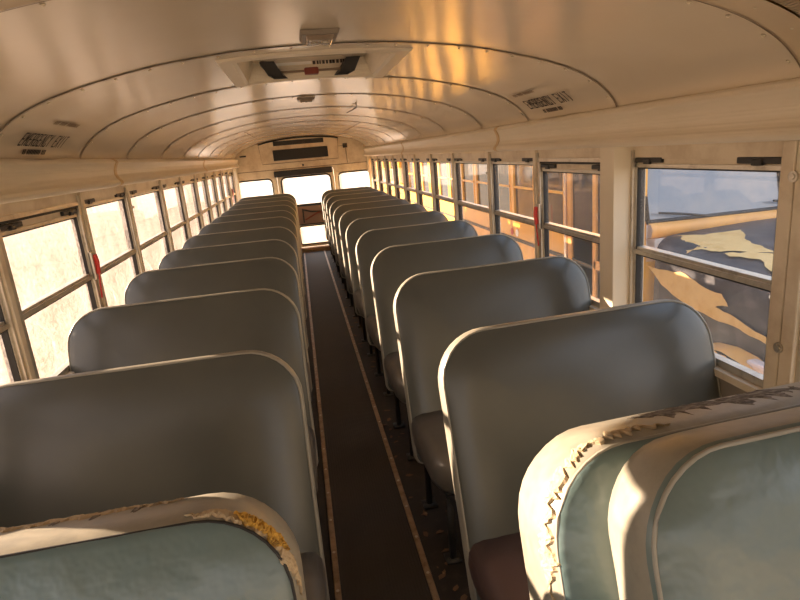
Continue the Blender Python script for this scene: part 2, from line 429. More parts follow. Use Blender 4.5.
def gasket(bm, loop, y, r=.012): tube(bm, [(x, y, z) for x, z in loop], r, 8, closed=True)
for k, lp in enumerate(RW):
    wn += 1
    bm = new_bm(); gasket(bm, lp, YR-.002); o = struct('window_%d' % wn, bm, M['blackp'], 'rounded rear side window in black rubber', smooth=True)
    bm = new_bm(); bm.faces.new([bm.verts.new((x, YR+.02, z)) for x, z in lp]); link('pane', bm, M['glassB'], parent=o)
# door
dw = rrect(.135, 1.01, .80, .46, .07); dl = rrect(.165, .275, .47, .30, .03)
door_in = rrect(.135, .7075, .915, 1.26, .045)
bm = new_bm(); fill_face(bm, door_in, [dw, dl], YR+.006, .035)
D = struct('door_1', bm, M['cream'], 'rear emergency door with large upper window')
bm = new_bm(); gasket(bm, dw, YR+.002, .014); link('upper_gasket', bm, M['blackp'], parent=D, smooth=True)
bm = new_bm(); gasket(bm, dl, YR+.002, .010); link('lower_gasket', bm, M['blackp'], parent=D, smooth=True)
bm = new_bm(); bm.faces.new([bm.verts.new((x, YR+.02, z)) for x, z in dw]); link('upper_pane', bm, M['glassB'], parent=D)
bm = new_bm(); bm.faces.new([bm.verts.new((x, YR+.02, z)) for x, z in dl]); link('lower_pane', bm, glass_mat('lower_door_glass', .1, .2, (.85, .75, .6)), parent=D)
bm = new_bm(); box(bm, (-.1, YR-.004, .455), (.40, YR+.005, .765)); link('latch_panel', bm, mat('brown_latch_panel', (.26,.15,.10), .5), parent=D, bevel=.003)
bm = new_bm(); tube(bm, [(.02, YR-.03, .70), (.16, YR-.04, .66), (.48, YR-.03, .64)], .013, 8); tube(bm, [(.02, YR-.03, .72), (.02, YR-.03, .49)], .011, 8)
link('latch_bar', bm, M['blackp'], parent=D)
bm = new_bm(); tube(bm, [(.04, YR-.035, .53), (.25, YR-.04, .63), (.44, YR-.03, .66)], .013, 8); q = link('release_lever', bm, mat('rust_red', (.25,.06,.03), .5), parent=D)
for z in (.455, .765):
    bm = new_bm(); box(bm, (-.12, YR-.012, z-.008), (.46, YR+.004, z+.008)); link('door_bar', bm, M['blackp'], parent=D)
bm = new_bm(); box(bm, (-.36, YR-.12, 0), (.64, YR, .07)); struct(tname(), bm, M['wood'], 'brown threshold step below the rear door', bevel=.006)
bm = new_bm(); box(bm, (-.40, YR-.012, .0), (-.345, YR-.001, 1.25)); box(bm, (.615, YR-.012, .0), (.67, YR-.001, 1.25)); struct(tname(), bm, M['cove'], 'door posts of the rear door', bevel=.004)
bm = new_bm(); box(bm, (XC-HW+.02, YR-.006, 1.372), (XC+HW-.02, YR-.001, 1.382)); struct(tname(), bm, M['line'], 'horizontal panel joint across the rear wall')
# rear corner posts
for s in (-1, 1):
    bm = new_bm(); x = XC+s*(HW-.03); box(bm, (x-.028, YR-.09, .02), (x+.028, YR-.002, 1.46)); struct(tname(), bm, M['cove'], 'rear corner post', bevel=.01)
# heater / AC panel
E1 = empty('air_conditioner_panel', (.085, YR, 1.48), 'cream air return panel with dark vents high on rear bulkhead', 'vent panel')
bm = new_bm()
pl = [(-.52, 1.475), (.695, 1.475), (.715, 1.79)] + [(x, arch_z(x-XC)-.02) for x in (.5, .3, .1, -.1, -.3)] + [(-.55, 1.79)]
va = [bm.verts.new((x, YR-.05, z)) for x, z in pl]; vb = [bm.verts.new((x, YR-.001, z)) for x, z in pl]
bm.faces.new(va)
for i in range(len(pl)): bm.faces.new((va[i], va[(i+1) % len(pl)], vb[(i+1) % len(pl)], vb[i]))
part('panel', bm, M['cream'], E1)
bm = new_bm(); tube(bm, [(x, YR-.055, z) for x, z in pl], .005, 6, closed=True); part('panel_edge', bm, M['line'], E1)
bm = new_bm(); tube(bm, [(x, YR-.06, arch_z(x-XC)-.018) for x in [-.55+.127*k for k in range(11)]], .011, 8); part('edge_trim', bm, M['blackp'], E1)
bm = new_bm(); box(bm, (-.335, YR-.085, 1.515), (.535, YR-.045, 1.68)); q = part('return_vent', bm, M['blackp'], E1, bevel=.006)
bm = new_bm()
for k in range(9): z = 1.53+k*.0165; box(bm, (-.32, YR-.09, z), (.52, YR-.084, z+.005))
part('vent_louvres', bm, M['dark'], E1)
bm = new_bm(); box(bm, (-.315, YR-.058, 1.745), (.485, YR-.045, 1.815)); part('slot_vent', bm, M['blackp'], E1)
bm = new_bm()
for k in range(5): x = -.30+k*.16; box(bm, (x, YR-.062, 1.76), (x+.13, YR-.057, 1.80))
part('slot_grille', bm, M['dark'], E1)
bm = new_bm(); box(bm, (-.365, YR-.05, 1.258), (.575, YR-.002, 1.352)); o = link('door_header_pad', bm, M['blackp'], bevel=.012)
o.location = (0, 0, 0); tag(o, 'long black padded bar above the rear door window', 'padded bar')
bm = new_bm(); box(bm, (.79, YR-.05, 1.63), (.86, YR-.001, 1.70)); o = link('wall_buzzer', bm, M['blackp'], bevel=.006); tag(o, 'small black square buzzer right of the rear vent panel', 'buzzer')
bm = new_bm(); tube(bm, [(.83, YR-.012, 1.63), (.835, YR-.01, 1.5), (.84, YR-.01, 1.39)], .004, 6); tube(bm, [(.715, YR-.01, 1.665), (.79, YR-.01, 1.665)], .004, 6); o2 = link('wire', bm, M['line'], parent=o)
bm = new_bm(); box(bm, (-.86, YR-.02, 1.615), (-.76, YR-.001, 1.637)); o = link('wall_slot_plate', bm, M['blackp'], bevel=.003); tag(o, 'small black slot plate left of the rear vent panel', 'plate')
bm = new_bm(); disc(bm, (.115, YR, 1.415), (0, -1, 0), .018, .025, 16, .014); o = link('door_buzzer_button', bm, M['blackp']); tag(o, 'small black round button above the black padded bar', 'button')

# front bulkhead with big windshield opening
bm = new_bm(); fill_face(bm, outer, [rrect(XC-.5, 1.08, .97, 1.1, .08), rrect(XC+.5, 1.08, .97, 1.1, .08)], YF-.05, .05)
struct('wall_front', bm, M['cream'], 'front bulkhead with two windshield openings')
for sx in (-.5, .5):
    wn += 1
    lp = rrect(XC+sx, 1.08, .97, 1.1, .08)
    bm = new_bm(); gasket(bm, lp, YF, .014); o = struct('window_%d' % wn, bm, M['blackp'], 'windshield half', smooth=True)
    bm = new_bm(); bm.faces.new([bm.verts.new((x, YF-.02, z)) for x, z in lp]); link('pane', bm, M['glassR'], parent=o)

# ------------------------------------------------------------------ roof hatch
HXC = (HX0+HX1)/2; HYC = (HY0+HY1)/2
H = empty('roof_hatch', (HXC, HYC, 1.85), 'cream square roof escape hatch with black brackets and red handle', 'roof hatch')
bm = new_bm()
def ringpts(x0, x1, y0, y1, dz): return [(x0, y0, arch_z(x0-XC)+dz), (x1, y0, arch_z(x1-XC)+dz), (x1, y1, arch_z(x1-XC)+dz), (x0, y1, arch_z(x0-XC)+dz)]
def rect_sub(x0, x1, y0, y1, z=None, dz=0, n=8):
    P = []
    for k in range(n): P.append((x0+(x1-x0)*k/n, y0))
    for k in range(n): P.append((x1, y0+(y1-y0)*k/n))
    for k in range(n): P.append((x1-(x1-x0)*k/n, y1))
    for k in range(n): P.append((x0, y1-(y1-y0)*k/n))
    return [(x, y, (arch_z(x-XC)+dz if z is None else z)) for x, y in P]
def loft(bm, loops, cap=False):
    V = [[bm.verts.new(p) for p in L] for L in loops]
    for A, B in zip(V, V[1:]):
        n = len(A)
        for k in range(n): bm.faces.new((A[k], A[(k+1) % n], B[(k+1) % n], B[k]))
    if cap: bm.faces.new(V[-1])
loft(bm, [rect_sub(HX0-.062, HX1+.062, HY0-.062, HY1+.062, dz=-.001), rect_sub(HX0-.055, HX1+.055, HY0-.055, HY1+.055, dz=-.008),
          rect_sub(HX0-.012, HX1+.012, HY0-.010, HY1+.012, dz=-.010), rect_sub(HX0, HX1, HY0, HY1, dz=-.004), rect_sub(HX0+.03, HX1-.03, HY0+.02, HY1-.02, z=1.93)])
part('frame', bm, M['cove'], H)
bm = new_bm(); loft(bm, [rect_sub(HX0+.02, HX1-.02, HY0+.01, HY1-.01, z=1.932), rect_sub(HX0+.10, HX1-.10, HY0+.08, HY1-.08, z=1.915), rect_sub(HX0+.14, HX1-.14, HY0+.12, HY1-.12, z=1.925)], cap=True)
lid = part('lid', bm, M['ceil'], H)
for sx in (-1, 1):
    bm = new_bm(); cx = HXC+sx*.15
    loft(bm, [[(cx-.03*1, HY1-.13, 1.86), (cx+.03, HY1-.13, 1.86), (cx+.03-sx*.02, HY1-.02, 1.86), (cx-.03-sx*.02, HY1-.02, 1.86)],
              [(cx-.03+sx*.03, HY1-.13, 1.915), (cx+.03+sx*.03, HY1-.13, 1.915), (cx+.03+sx*.03, HY1-.02, 1.915), (cx-.03+sx*.03, HY1-.02, 1.915)]], cap=True)
    part('bracket', bm, M['blackp'], H)
bm = new_bm(); tube(bm, [(HXC-.15, HY1-.10, 1.875), (HXC+.15, HY1-.10, 1.875)], .005, 8); part('release_rod', bm, M['line'], H)
bm = new_bm(); box(bm, (HXC-.03, HY1-.13, 1.858), (HXC+.03, HY1-.09, 1.885)); part('release_handle', bm, mat('dark_red_handle', (.20,.035,.02), .45), H, bevel=.006)
bm = new_bm(); box(bm, (-.04, 2.62, 1.904), (.12, 2.624, 1.923)); part('instruction_sticker', bm, M['white'], H)
bm = new_bm()
x = .125
while x < .285:
    wdt = random.uniform(.006, .012); box(bm, (x, 2.619, 1.902), (x+wdt, 2.624, 1.925)); x += wdt+random.choice((.002, .003, .006))
part('worn_lettering', bm, M['text'], H)

# dome lamps
def lamp(x, y, w, d, label):
    zc = arch_z(x-XC)
    L = empty('dome_lamp', (x, y, zc), label, 'ceiling lamp')
    bm = new_bm()
    loft(bm, [[(x-w/2-.014, y-d/2-.014, zc), (x+w/2+.014, y-d/2-.014, zc), (x+w/2+.014, y+d/2+.014, zc), (x-w/2-.014, y+d/2+.014, zc)],
              [(x-w/2-.008, y-d/2-.008, zc-.012), (x+w/2+.008, y-d/2-.008, zc-.012), (x+w/2+.008, y+d/2+.008, zc-.012), (x-w/2-.008, y+d/2+.008, zc-.012)]], cap=True)
    part('base', bm, mat('tarnished_lamp_base', (.30,.25,.2), .4, metal=.6), L)
    bm = new_bm()
    loft(bm, [[(x-w/2, y-d/2, zc-.010), (x+w/2, y-d/2, zc-.010), (x+w/2, y+d/2, zc-.010), (x-w/2, y+d/2, zc-.010)],
              [(x-w/2+.006, y-d/2+.012, zc-.022), (x+w/2-.006, y-d/2+.012, zc-.022), (x+w/2-.006, y+d/2-.012, zc-.022), (x-w/2+.006, y+d/2-.012, zc-.022)]], cap=True)
    part('lens', bm, M['lens'], L, bevel=.003)
    for k in (-1, 1):
        bm = new_bm(); disc(bm, (x+k*w*.2, y, zc-.0215), (0, 0, -1), .010, .003, 14); part('bulb_cap', bm, M['alu'], L)
lamp(.115, 1.83, .085, .12, 'rectangular ridged glass dome lamp just in front of the roof hatch')
lamp(.11, 3.66, .08, .09, 'small rectangular dome lamp on the ceiling behind the roof hatch')
# thin bent black mark on the ceiling
bm = new_bm(); tube(bm, [(.44, 3.95, 1.843), (.47, 4.2, 1.835), (.455, 4.4, 1.83), (.47, 4.25, 1.833), (.45, 4.75, 1.838)], .004, 6)
o = link('bent_mark', bm, M['blackp']); tag(o, 'short black bent mark on the ceiling right of centre', 'wire')

# lettering on the arch
GLYPH = {'E': [[(1,0),(0,0),(0,1),(1,1)], [(0,.5),(.8,.5)]], 'M': [[(0,0),(0,1),(.5,.4),(1,1),(1,0)]],
         'R': [[(0,0),(0,1),(1,1),(1,.5),(0,.5)], [(.4,.5),(1,0)]], 'G': [[(1,.8),(1,1),(0,1),(0,0),(1,0),(1,.45),(.5,.45)]],
         'N': [[(0,0),(0,1),(1,0),(1,1)]], 'C': [[(1,.8),(1,1),(0,1),(0,0),(1,0),(1,.2)]], 'Y': [[(0,1),(.5,.5),(1,1)], [(.5,.5),(.5,0)]],
         'X': [[(0,0),(1,1)], [(0,1),(1,0)]], 'I': [[(.5,0),(.5,1)]], 'T': [[(0,1),(1,1)], [(.5,1),(.5,0)]], ' ': []}
def text_mesh(body, height, width):
    """condensed block capitals built from straight strokes"""
    vs, fs = [], []; adv = width/len(body); gw = adv*.60; th = adv*.22
    for k, ch in enumerate(body):
        for line in GLYPH[ch]:
            for (x0, y0), (x1, y1) in zip(line, line[1:]):
                p = Vector((k*adv+x0*gw, y0*height)); q = Vector((k*adv+x1*gw, y1*height)); d = (q-p).normalized()*th/2; n = Vector((-d.y, d.x))
                m = 4
                for j in range(m):
                    P = p-d+(q-p+2*d)*(j/m); Q = p-d+(q-p+2*d)*((j+1)/m); i = len(vs)
                    vs += [tuple(P-n), tuple(Q-n), tuple(Q+n), tuple(P+n)]; fs.append((i, i+1, i+2, i+3))
    return vs, fs
# arc-length table from the cornice upward
def arc_point(s, dist):
    acc = 0; A = ARCH[::-1]
    for (a, b), (c, d) in zip(A, A[1:]):
        L = math.dist((a, b), (c, d))
        if acc+L >= dist:
            f = (dist-acc)/L; x = a+(c-a)*f; z = b+(d-b)*f
            t = Vector((c-a, d-b)).normalized(); n = Vector((-t.y if t.x < 0 else t.y, 0))
            nx, nz = (t.y*-1, t.x)
            return XC+s*(x+nx*-0+(-abs(t.y))*.005), z-abs(t.x)*.005
        acc += L
def lettering(s, ystart, label):
    R = empty('emergency_exit_lettering', (XC+s*.98, ystart, 1.68), label, 'lettering')
    def put(vs, fs, base, yoff, name, m):
        bm = new_bm(); V = []
        for a, b in vs:
            x, z = arc_point(s, base+b); y = ystart+yoff+(a if s < 0 else -a)
            V.append(bm.verts.new((x, y, z)))
        for f in fs:
            try: bm.faces.new([V[i] for i in f])
            except ValueError: pass
        part(name, bm, m, R)
    tw = .44 if s > 0 else .38; ad = tw/14; d_ = 1 if s < 0 else -1
    for body, k0 in (('EMERGENCY', 0), ('EXIT', 10)):
        vs, fs = text_mesh(body, .052, ad*len(body))
        put(vs, fs, .070 if s > 0 else .056, d_*k0*ad, 'word', M['text'])
    def ticks(w, h, words):
        v = []; f = []; x = 0
        for wl in words:
            for k in range(wl):
                n = len(v); ww = .010
                v += [(x, 0), (x+ww, 0), (x+ww, h), (x, h)]; f.append((n, n+1, n+2, n+3)); x += ww+.0035
            x += .012
        sc = w/x
        return [(a*sc, b) for a, b in v], f
    vs, fs = ticks(.20, .020, (2, 9, 3)); put(vs, fs, .032 if s > 0 else .020, (.06 if s < 0 else -.10), 'small_line_below', M['text'])
    vs, fs = ticks(.24, .020, (3, 4, 8)); put(vs, fs, .165, (.10 if s < 0 else -.0), 'brown_marks_above', mat('brown_tick_marks', (.22,.14,.08), .6))  # row of small brown marks above the words
lettering(1, 2.66, 'black EMERGENCY EXIT lettering on the ceiling over the right windows')
lettering(-1, 2.15, 'black EMERGENCY EXIT lettering on the ceiling over the left windows')

# ------------------------------------------------------------------ seats
SW, SH = .89, .80            # backrest width / height (along the lean)
def outline(inset, w=SW, h=SH, r=.15, n=9, rb=.04):
    """closed loop in (u,v); v from 0 (bottom) to h"""
    out = []; rr = max(r-inset, .004); rb = max(rb-inset, .003)
    w2 = w/2-inset
    for (cx, cz, a0, R) in ((w2-rr, h-inset-rr, 0, rr), (-w2+rr, h-inset-rr, 90, rr)):
        for k in range(n+1):
            a = radians(a0+90*k/n); out.append((cx+R*cos(a), cz+R*sin(a)))
    for k in range(1, 12):                           # left side down
        pass
    for (cx, cz, a0, R) in ((-w2+rb, inset+rb, 180, rb), (w2-rb, inset+rb, 270, rb)):
        for k in range(3):
            a = radians(a0+90*k/2); out.append((cx+R*cos(a), cz+R*sin(a)))
    return out
def resample(loop, n=120):
    P = loop+[loop[0]]; L = [0]
    for a, b in zip(P, P[1:]): L.append(L[-1]+math.dist(a, b))
    out = []; j = 0
    for k in range(n):
        t = L[-1]*k/n
        while L[j+1] < t: j += 1
        f = (t-L[j])/max(L[j+1]-L[j], 1e-9)
        out.append((P[j][0]+(P[j+1][0]-P[j][0])*f, P[j][1]+(P[j+1][1]-P[j][1])*f))
    return out
def shell(bm, rings, w, h, r, face_mat_upto, lump=0, seed=1, n=72):
    """rings: (inset, depth); the loops share a common angular index so they loft cleanly"""
    rnd = random.Random(seed); ph = [rnd.uniform(0, 6.3) for _ in range(6)]
    base = outline(0, w, h, r); 
    V = []
    for inset, d in rings:
        lp = outline(inset, w, h, r)
        lp = densify(lp)
        ring = []
        for i, (u, v) in enumerate(lp):
            g = lump*(sin(u*17+ph[0])*.5+sin(v*21+ph[1])*.4+sin((u+v)*38+ph[2])*.3)
            ring.append(bm.verts.new((u, d+g, v)))
        V.append(ring)
    for k, (A, B) in enumerate(zip(V, V[1:])):
        m_ = len(A)
        for i in range(m_):
            bm.faces.new((A[i], A[(i+1) % m_], B[(i+1) % m_], B[i])).material_index = 0 if k < face_mat_upto else 1
    bm.faces.new(V[0]).material_index = 0; bm.faces.new(V[-1]).material_index = 0
def densify(lp, per=None):
    # long straight runs get fixed extra points (same count on every ring)
    out = []; n = len(lp)
    segs = {9: 10, 19: 8, 22: 8, 25: 8}              # indices of corner ends
    for i in range(n):
        a = lp[i]; b = lp[(i+1) % n]; k = segs.get(i, 1)
        for j in range(k): out.append((a[0]+(b[0]-a[0])*j/k, a[1]+(b[1]-a[1])*j/k))
    return out
RINGS = [(.30, -.020), (.22, -.020), (.14, -.018), (.08, -.013), (.04, -.004), (.018, .006), (.008, .012), (.006, .016),
         (.001, .026), (0, .045), (.004, .066), (.018, .082), (.045, .092), (.12, .095), (.30, .095)]
LEAN = radians(17)
TH = 1.012                      # height of the top edge
def backrest(w=SW, mats=None, rings=RINGS, lump=.0012, seed=1, r=.15, h=SH):
    bm = new_bm(); shell(bm, rings, w, h, r, 7, lump, seed)
    return bm
def tilt(bm):                 # lean back around the seat-bottom line and set at height
    for v in bm.verts:
        u, d, z = v.co
        zz = z-SH              # 0 at top, negative downward
        y = d*cos(LEAN)+zz*sin(LEAN); z2 = zz*cos(LEAN)-d*sin(LEAN)
        v.co = (u, y, TH+z2)
    return bm
def piping_bm(w, inset, d, r=.004, h=SH, rc=.15):
    bm = new_bm(); lp = densify(outline(inset, w, h, rc)); tube(bm, [(u, d, v) for u, v in lp], r, 6, closed=True); return bm
def cushion_bm(w=SW):
    """bench cushion: rounded front and corners"""
    bm = new_bm(); D = .40; T = .15; zt = .455
    y1 = -.17                 # back edge, buried under the backrest
    def lp(ins):
        P = []; r = .09-ins*.5; hw = w/2-.005-ins; yf = y1-D+ins
        for (cx, cy, a0) in ((hw-r, y1-.01, None), ):
            pass
        P += [(hw, y1), (hw, y1-.12), (hw, y1-.22)]
        for k in range(7): a = radians(0-90*k/6); P.append((hw-r+r*cos(a), yf+r+r*sin(a)))
        for k in range(1, 6): P.append((hw-r-(2*hw-2*r)*k/6, yf))
        for k in range(7): a = radians(-90-90*k/6); P.append((-hw+r+r*cos(a), yf+r+r*sin(a)))
        P += [(-hw, y1-.22), (-hw, y1-.12), (-hw, y1)]
        return P
    V = []
    for ins, z in ((.02, zt-T), (.0, zt-T+.03), (-.004, zt-.07), (.0, zt-.035), (.014, zt-.012), (.04, zt), (.10, zt+.006), (.20, zt+.008)):
        V.append([bm.verts.new((x, y, z)) for x, y in lp(ins)])
    for A, B in zip(V, V[1:]):
        for i in range(len(A)): bm.faces.new((A[i], A[(i+1) % len(A)], B[(i+1) % len(A)], B[i]))
    bm.faces.new(V[0]); bm.faces.new(V[-1])
    return bm
def leg_bm(x):
    bm = new_bm(); tube(bm, [(x, -.50, .0), (x, -.50, .22), (x, -.46, .29), (x, -.20, .29), (x, -.14, .24), (x, -.14, .0)], .014, 8)
    box(bm, (x-.03, -.53, 0), (x+.03, -.47, .008)); box(bm, (x-.03, -.17, 0), (x+.03, -.11, .008)); return bm
def make_seat(name='bench_seat', seed=1):
    r = empty(name, (0, 0, 0))
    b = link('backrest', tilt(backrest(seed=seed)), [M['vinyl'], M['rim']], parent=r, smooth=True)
    link('piping', tilt(piping_bm(SW, .007, .013, .0035)), M['pipe'], parent=b, smooth=True)
    link('cushion', cushion_bm(), M['cush'], parent=r, smooth=True)
    bm = new_bm(); tube(bm, [(-SW/2+.05, -.50, .285), (SW/2-.05, -.50, .285)], .013, 8); tube(bm, [(-SW/2+.05, -.16, .285), (SW/2-.05, -.16, .285)], .013, 8)
    link('seat_frame', bm, M['steel'], parent=r)
    for x in (-SW/2+.06, SW/2-.06): link('leg', leg_bm(x), M['steel'], parent=r, smooth=True)
    return r
def copy_tree(o, parent=None):
    c = o.copy(); COL.objects.link(c); c.parent = parent
    for ch in list(o.children): copy_tree(ch, c)
    return c
XR = .325+SW/2; XL = -.065-SW*1.04/2
ORD = ['second', 'third', 'fourth', 'fifth', 'sixth', 'seventh', 'eighth', 'ninth', 'tenth', 'eleventh', 'twelfth']
ROWY = [1.545, 2.34, 3.13, 3.93, 4.72, 5.50, 6.27, 7.03, 7.80, 8.55, 9.25]
proto = None
for side, X, nm in ((1, XR, 'right'), (-1, XL, 'left')):
    for i, y in enumerate(ROWY):
        if proto is None: s_ = proto = make_seat()
        else:
            s_ = copy_tree(proto)
        yy = y + (.05 if side < 0 else -.035) + random.uniform(-.012, .012)
        s_.location = (X+random.uniform(-.004, .004), min(yy, 9.30), random.uniform(-.006, .006)); s_.rotation_euler = (0, 0, radians(random.uniform(-.4, .4)+((3.2 if i == 0 else 1.6 if i < 4 else .8) if side > 0 else 0))); s_.scale = (1.04 if side < 0 else 1, 1, 1)
        where = {0: '', 1: '', 10: 'against the rear wall'}.get(i, '')
        lab = 'grey vinyl bench %s of the aisle, %s row from the camera%s' % (nm, ORD[i], ', '+where if where else '')
        if i == 10: lab = 'grey-green vinyl bench seat %s of the aisle, rearmost by the rear wall' % nm
        tag(s_, lab, 'bus seat', 'bench seats %s of the aisle' % nm)
# maroon cushion on the right bench just behind the front one
for ch in s_.children: pass
first_right = [o for o in bpy.data.objects if o.name == 'bench_seat'][0]
for ch in first_right.children:
    if ch.name.startswith('cushion'):
        ch.data = ch.data.copy(); ch.data.materials[0] = M['cushred']; ch['label'] = 'dull maroon cushion'

# ---- rim surface patches (tears, scuffs)
def rim_point(t, q, w=SW, h=SH, r=.15, lift=.0015):
    """t: fraction along the outline from the right side bottom, over the top, to the left; q: 0..1 across the rim (front to back)"""
    lp = outline(0, w, h, r)[:20]
    lp = [(w/2, .1)]+lp+[(-w/2, .1)]
    L = [0]
    for a, b in zip(lp, lp[1:]): L.append(L[-1]+math.dist(a, b))
    d = t*L[-1]; j = 0
    while j < len(lp)-2 and L[j+1] < d: j += 1
    f = (d-L[j])/(L[j+1]-L[j]); a, b = lp[j], lp[j+1]
    u, v = a[0]+(b[0]-a[0])*f, a[1]+(b[1]-a[1])*f
    tx, tv = (b[0]-a[0])/math.dist(a, b), (b[1]-a[1])/math.dist(a, b); nx, nv = tv, -tx
    RR = [(i, dd) for i, dd in rings_cur[5:14]]
    Ls = [0]
    for p, q2 in zip(RR, RR[1:]): Ls.append(Ls[-1]+math.dist(p, q2))
    dd = q*Ls[-1]; j = 0
    while j < len(RR)-2 and Ls[j+1] < dd: j += 1
    f = (dd-Ls[j])/(Ls[j+1]-Ls[j]); ins = RR[j][0]+(RR[j+1][0]-RR[j][0])*f; dep = RR[j][1]+(RR[j+1][1]-RR[j][1])*f
    return (u-nx*(ins-lift), dep-lift*1.6*max(0, 1-q*2.5), v-nv*(ins-lift))
def patch(t0, t1, qlo, qhi, seed, m, name, parent, n=60, rag=.08, lift=.0022, taper=True, nq=5):
    rnd = random.Random(seed); bm = new_bm(); rows = []
    a = rnd.random(); b = rnd.random()
    for k in range(n+1):
        t = t0+(t1-t0)*k/n; e = min(1, 5*min(k, n-k)/n) if taper else 1
        a = .6*a+.4*rnd.random(); b = .6*b+.4*rnd.random()
        lo = qlo+rag*(a-.5)*2; hi = qhi+rag*(b-.5)*2; mid = (lo+hi)/2; lo = mid+(lo-mid)*e; hi = mid+(hi-mid)*e
        rows.append([bm.verts.new(rim_point(t, max(0, min(1, lo+(hi-lo)*j/nq)), lift=(.0 if j in (0, nq) else lift*(1+.8*rnd.random())))) for j in range(nq+1)])
    for A, B in zip(rows, rows[1:]):
        for j in range(nq): bm.faces.new((A[j], A[j+1], B[j+1], B[j]))
    return link(name, tilt(bm), m, parent=parent, smooth=False)
RINGS_F = [(.30, -.026), (.22, -.026), (.14, -.022), (.08, -.014), (.04, -.002), (.024, .004), (.014, .008), (.010, .014),
           (.003, .035), (0, .080), (.004, .145), (.018, .176), (.045, .19), (.12, .192), (.30, .192)]
def make_front(side, X, y, label):
    global rings_cur
    rings_cur = RINGS_F
    r = empty('bench_seat', (0, 0, 0), label, 'bus seat', 'bench seats %s of the aisle' % ('right' if side > 0 else 'left'))
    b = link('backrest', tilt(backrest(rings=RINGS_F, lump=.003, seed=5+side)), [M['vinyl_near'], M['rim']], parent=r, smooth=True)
    link('piping', tilt(piping_bm(SW, .012, .0125, .003)), M['pipe'] if side > 0 else M['dark'], parent=b, smooth=True)
    link('cushion', cushion_bm(), M['cush'], parent=r, smooth=True)
    bm = new_bm(); tube(bm, [(-SW/2+.05, -.50, .285), (SW/2-.05, -.50, .285)], .013, 8); link('seat_frame', bm, M['steel'], parent=r)
    for x in (-SW/2+.06, SW/2-.06): link('leg', leg_bm(x), M['steel'], parent=r, smooth=True)
    r.location = (X, y, 0); r.scale = (1, 1, 1.045 if side > 0 else 1); r.rotation_euler = (0, 0, radians(3 if side > 0 else 0))
    return r, b
R0, bR = make_front(1, XR-.02, .755, 'nearest bench right of aisle with scuffed rim and raised pad')
q = patch(.59, .80, .10, .20, 3, M['tear'], 'torn_vinyl', bR, rag=.10, n=90); q['label'] = 'frayed beige backing along the torn seam'
q = patch(.63, .80, .82, .92, 4, M['tear'], 'torn_vinyl', bR, rag=.06, n=70); q['label'] = 'frayed beige edge at the back of the rim'
q = patch(.44, .60, .20, .55, 8, M['scuff'], 'scuff_mark', bR, rag=.22, lift=.0008, n=50); q['label'] = 'dark worn scuff on top of the rim'
L0, bL = make_front(-1, XL+.008, .80, 'nearest bench left of aisle, torn rim showing yellow foam')
q = patch(.38, .60, .42, .48, 11, M['tear'], 'torn_vinyl', bL, rag=.07, n=80); q['label'] = 'frayed beige edge of the torn rim'
q = patch(.35, .42, .80, .95, 12, M['tear'], 'torn_vinyl', bL, rag=.10, n=50); q['label'] = 'frayed beige tear at the rear of the rim'
q = patch(.25, .37, .07, .18, 13, M['tear'], 'torn_vinyl', bL, rag=.05, n=60); q['label'] = 'beige backing around the corner tear'
q = patch(.285, .335, .08, .19, 14, M['foam'], 'exposed_foam', bL, rag=.03, lift=.005, n=40, nq=6); q['label'] = 'yellow foam showing through the corner tear'
for t in (.41, .44, .47):
    patch(t, t+.008, .35, .60, int(t*100), M['scuff'], 'vinyl_cut', bL, rag=.05, lift=.001, n=8)
# raised pad on the right front bench
PW, PH = .62, .62
RP = [(.24, -.022), (.17, -.022), (.10, -.019), (.05, -.010), (.022, .0), (.010, .008), (.006, .012), (.002, .020),
      (0, .040), (.0, .070), (.004, .10), (.012, .125), (.03, .14), (.10, .142), (.24, .142)]
bm = new_bm(); shell(bm, RP, PW, PH, .13, 7, .003, 9)
def tiltp(bm):
    for v in bm.verts: v.co = (v.co.x-.075, v.co.y-.165, v.co.z+SH-PH+.012)
    return tilt(bm)
pad = link('raised_pad', tiltp(bm), [M['vinyl_near'], M['rim']], parent=R0, smooth=True); pad['label'] = 'narrower padded cushion standing in front of the backrest'
bm = new_bm(); tube(bm, [(u, .010, v) for u, v in densify(outline(.007, PW, PH, .13))], .0035, 6, closed=True); link('piping', tiltp(bm), M['pipe'], parent=pad, smooth=True)
bm = new_bm(); tube(bm, [(-PW/2+.02, -.003, .40), (-PW/2+.06, -.016, .402), (-.12, -.0235, .405), (.1, -.0235, .405), (PW/2-.06, -.016, .402)], .0022, 6); link('stitch_line', tiltp(bm), M['pipe'], parent=pad)

# ------------------------------------------------------------------ outside
GZ = -.95
bm = new_bm()
n = 40
for i in range(1):
    vs = [bm.verts.new(p) for p in ((-400, -300, GZ), (400, -300, GZ), (400, 500, GZ), (-400, 500, GZ))]; bm.faces.new(vs)
struct('ground', bm, M['ground'], 'dry gravel and grass lot around the bus')
bm = new_bm()
def ridge(pts, h, seed):
    rnd = random.Random(seed); prev = None
    for k, (x, y) in enumerate(pts):
        hh = h*(.6+.5*rnd.random())
        a = bm.verts.new((x, y, GZ)); b = bm.verts.new((x*1.15, y*1.15, GZ+hh)); c = bm.verts.new((x*1.4, y*1.4, GZ))
        if prev: bm.faces.new((prev[0], a, b, prev[1])); bm.faces.new((prev[1], b, c, prev[2]))
        prev = (a, b, c)
ridge([(-180+4*k, -60+8.5*k) for k in range(30)], 15, 2)
struct('hills', bm, M['hill'], 'low hazy hills beyond the left windows')

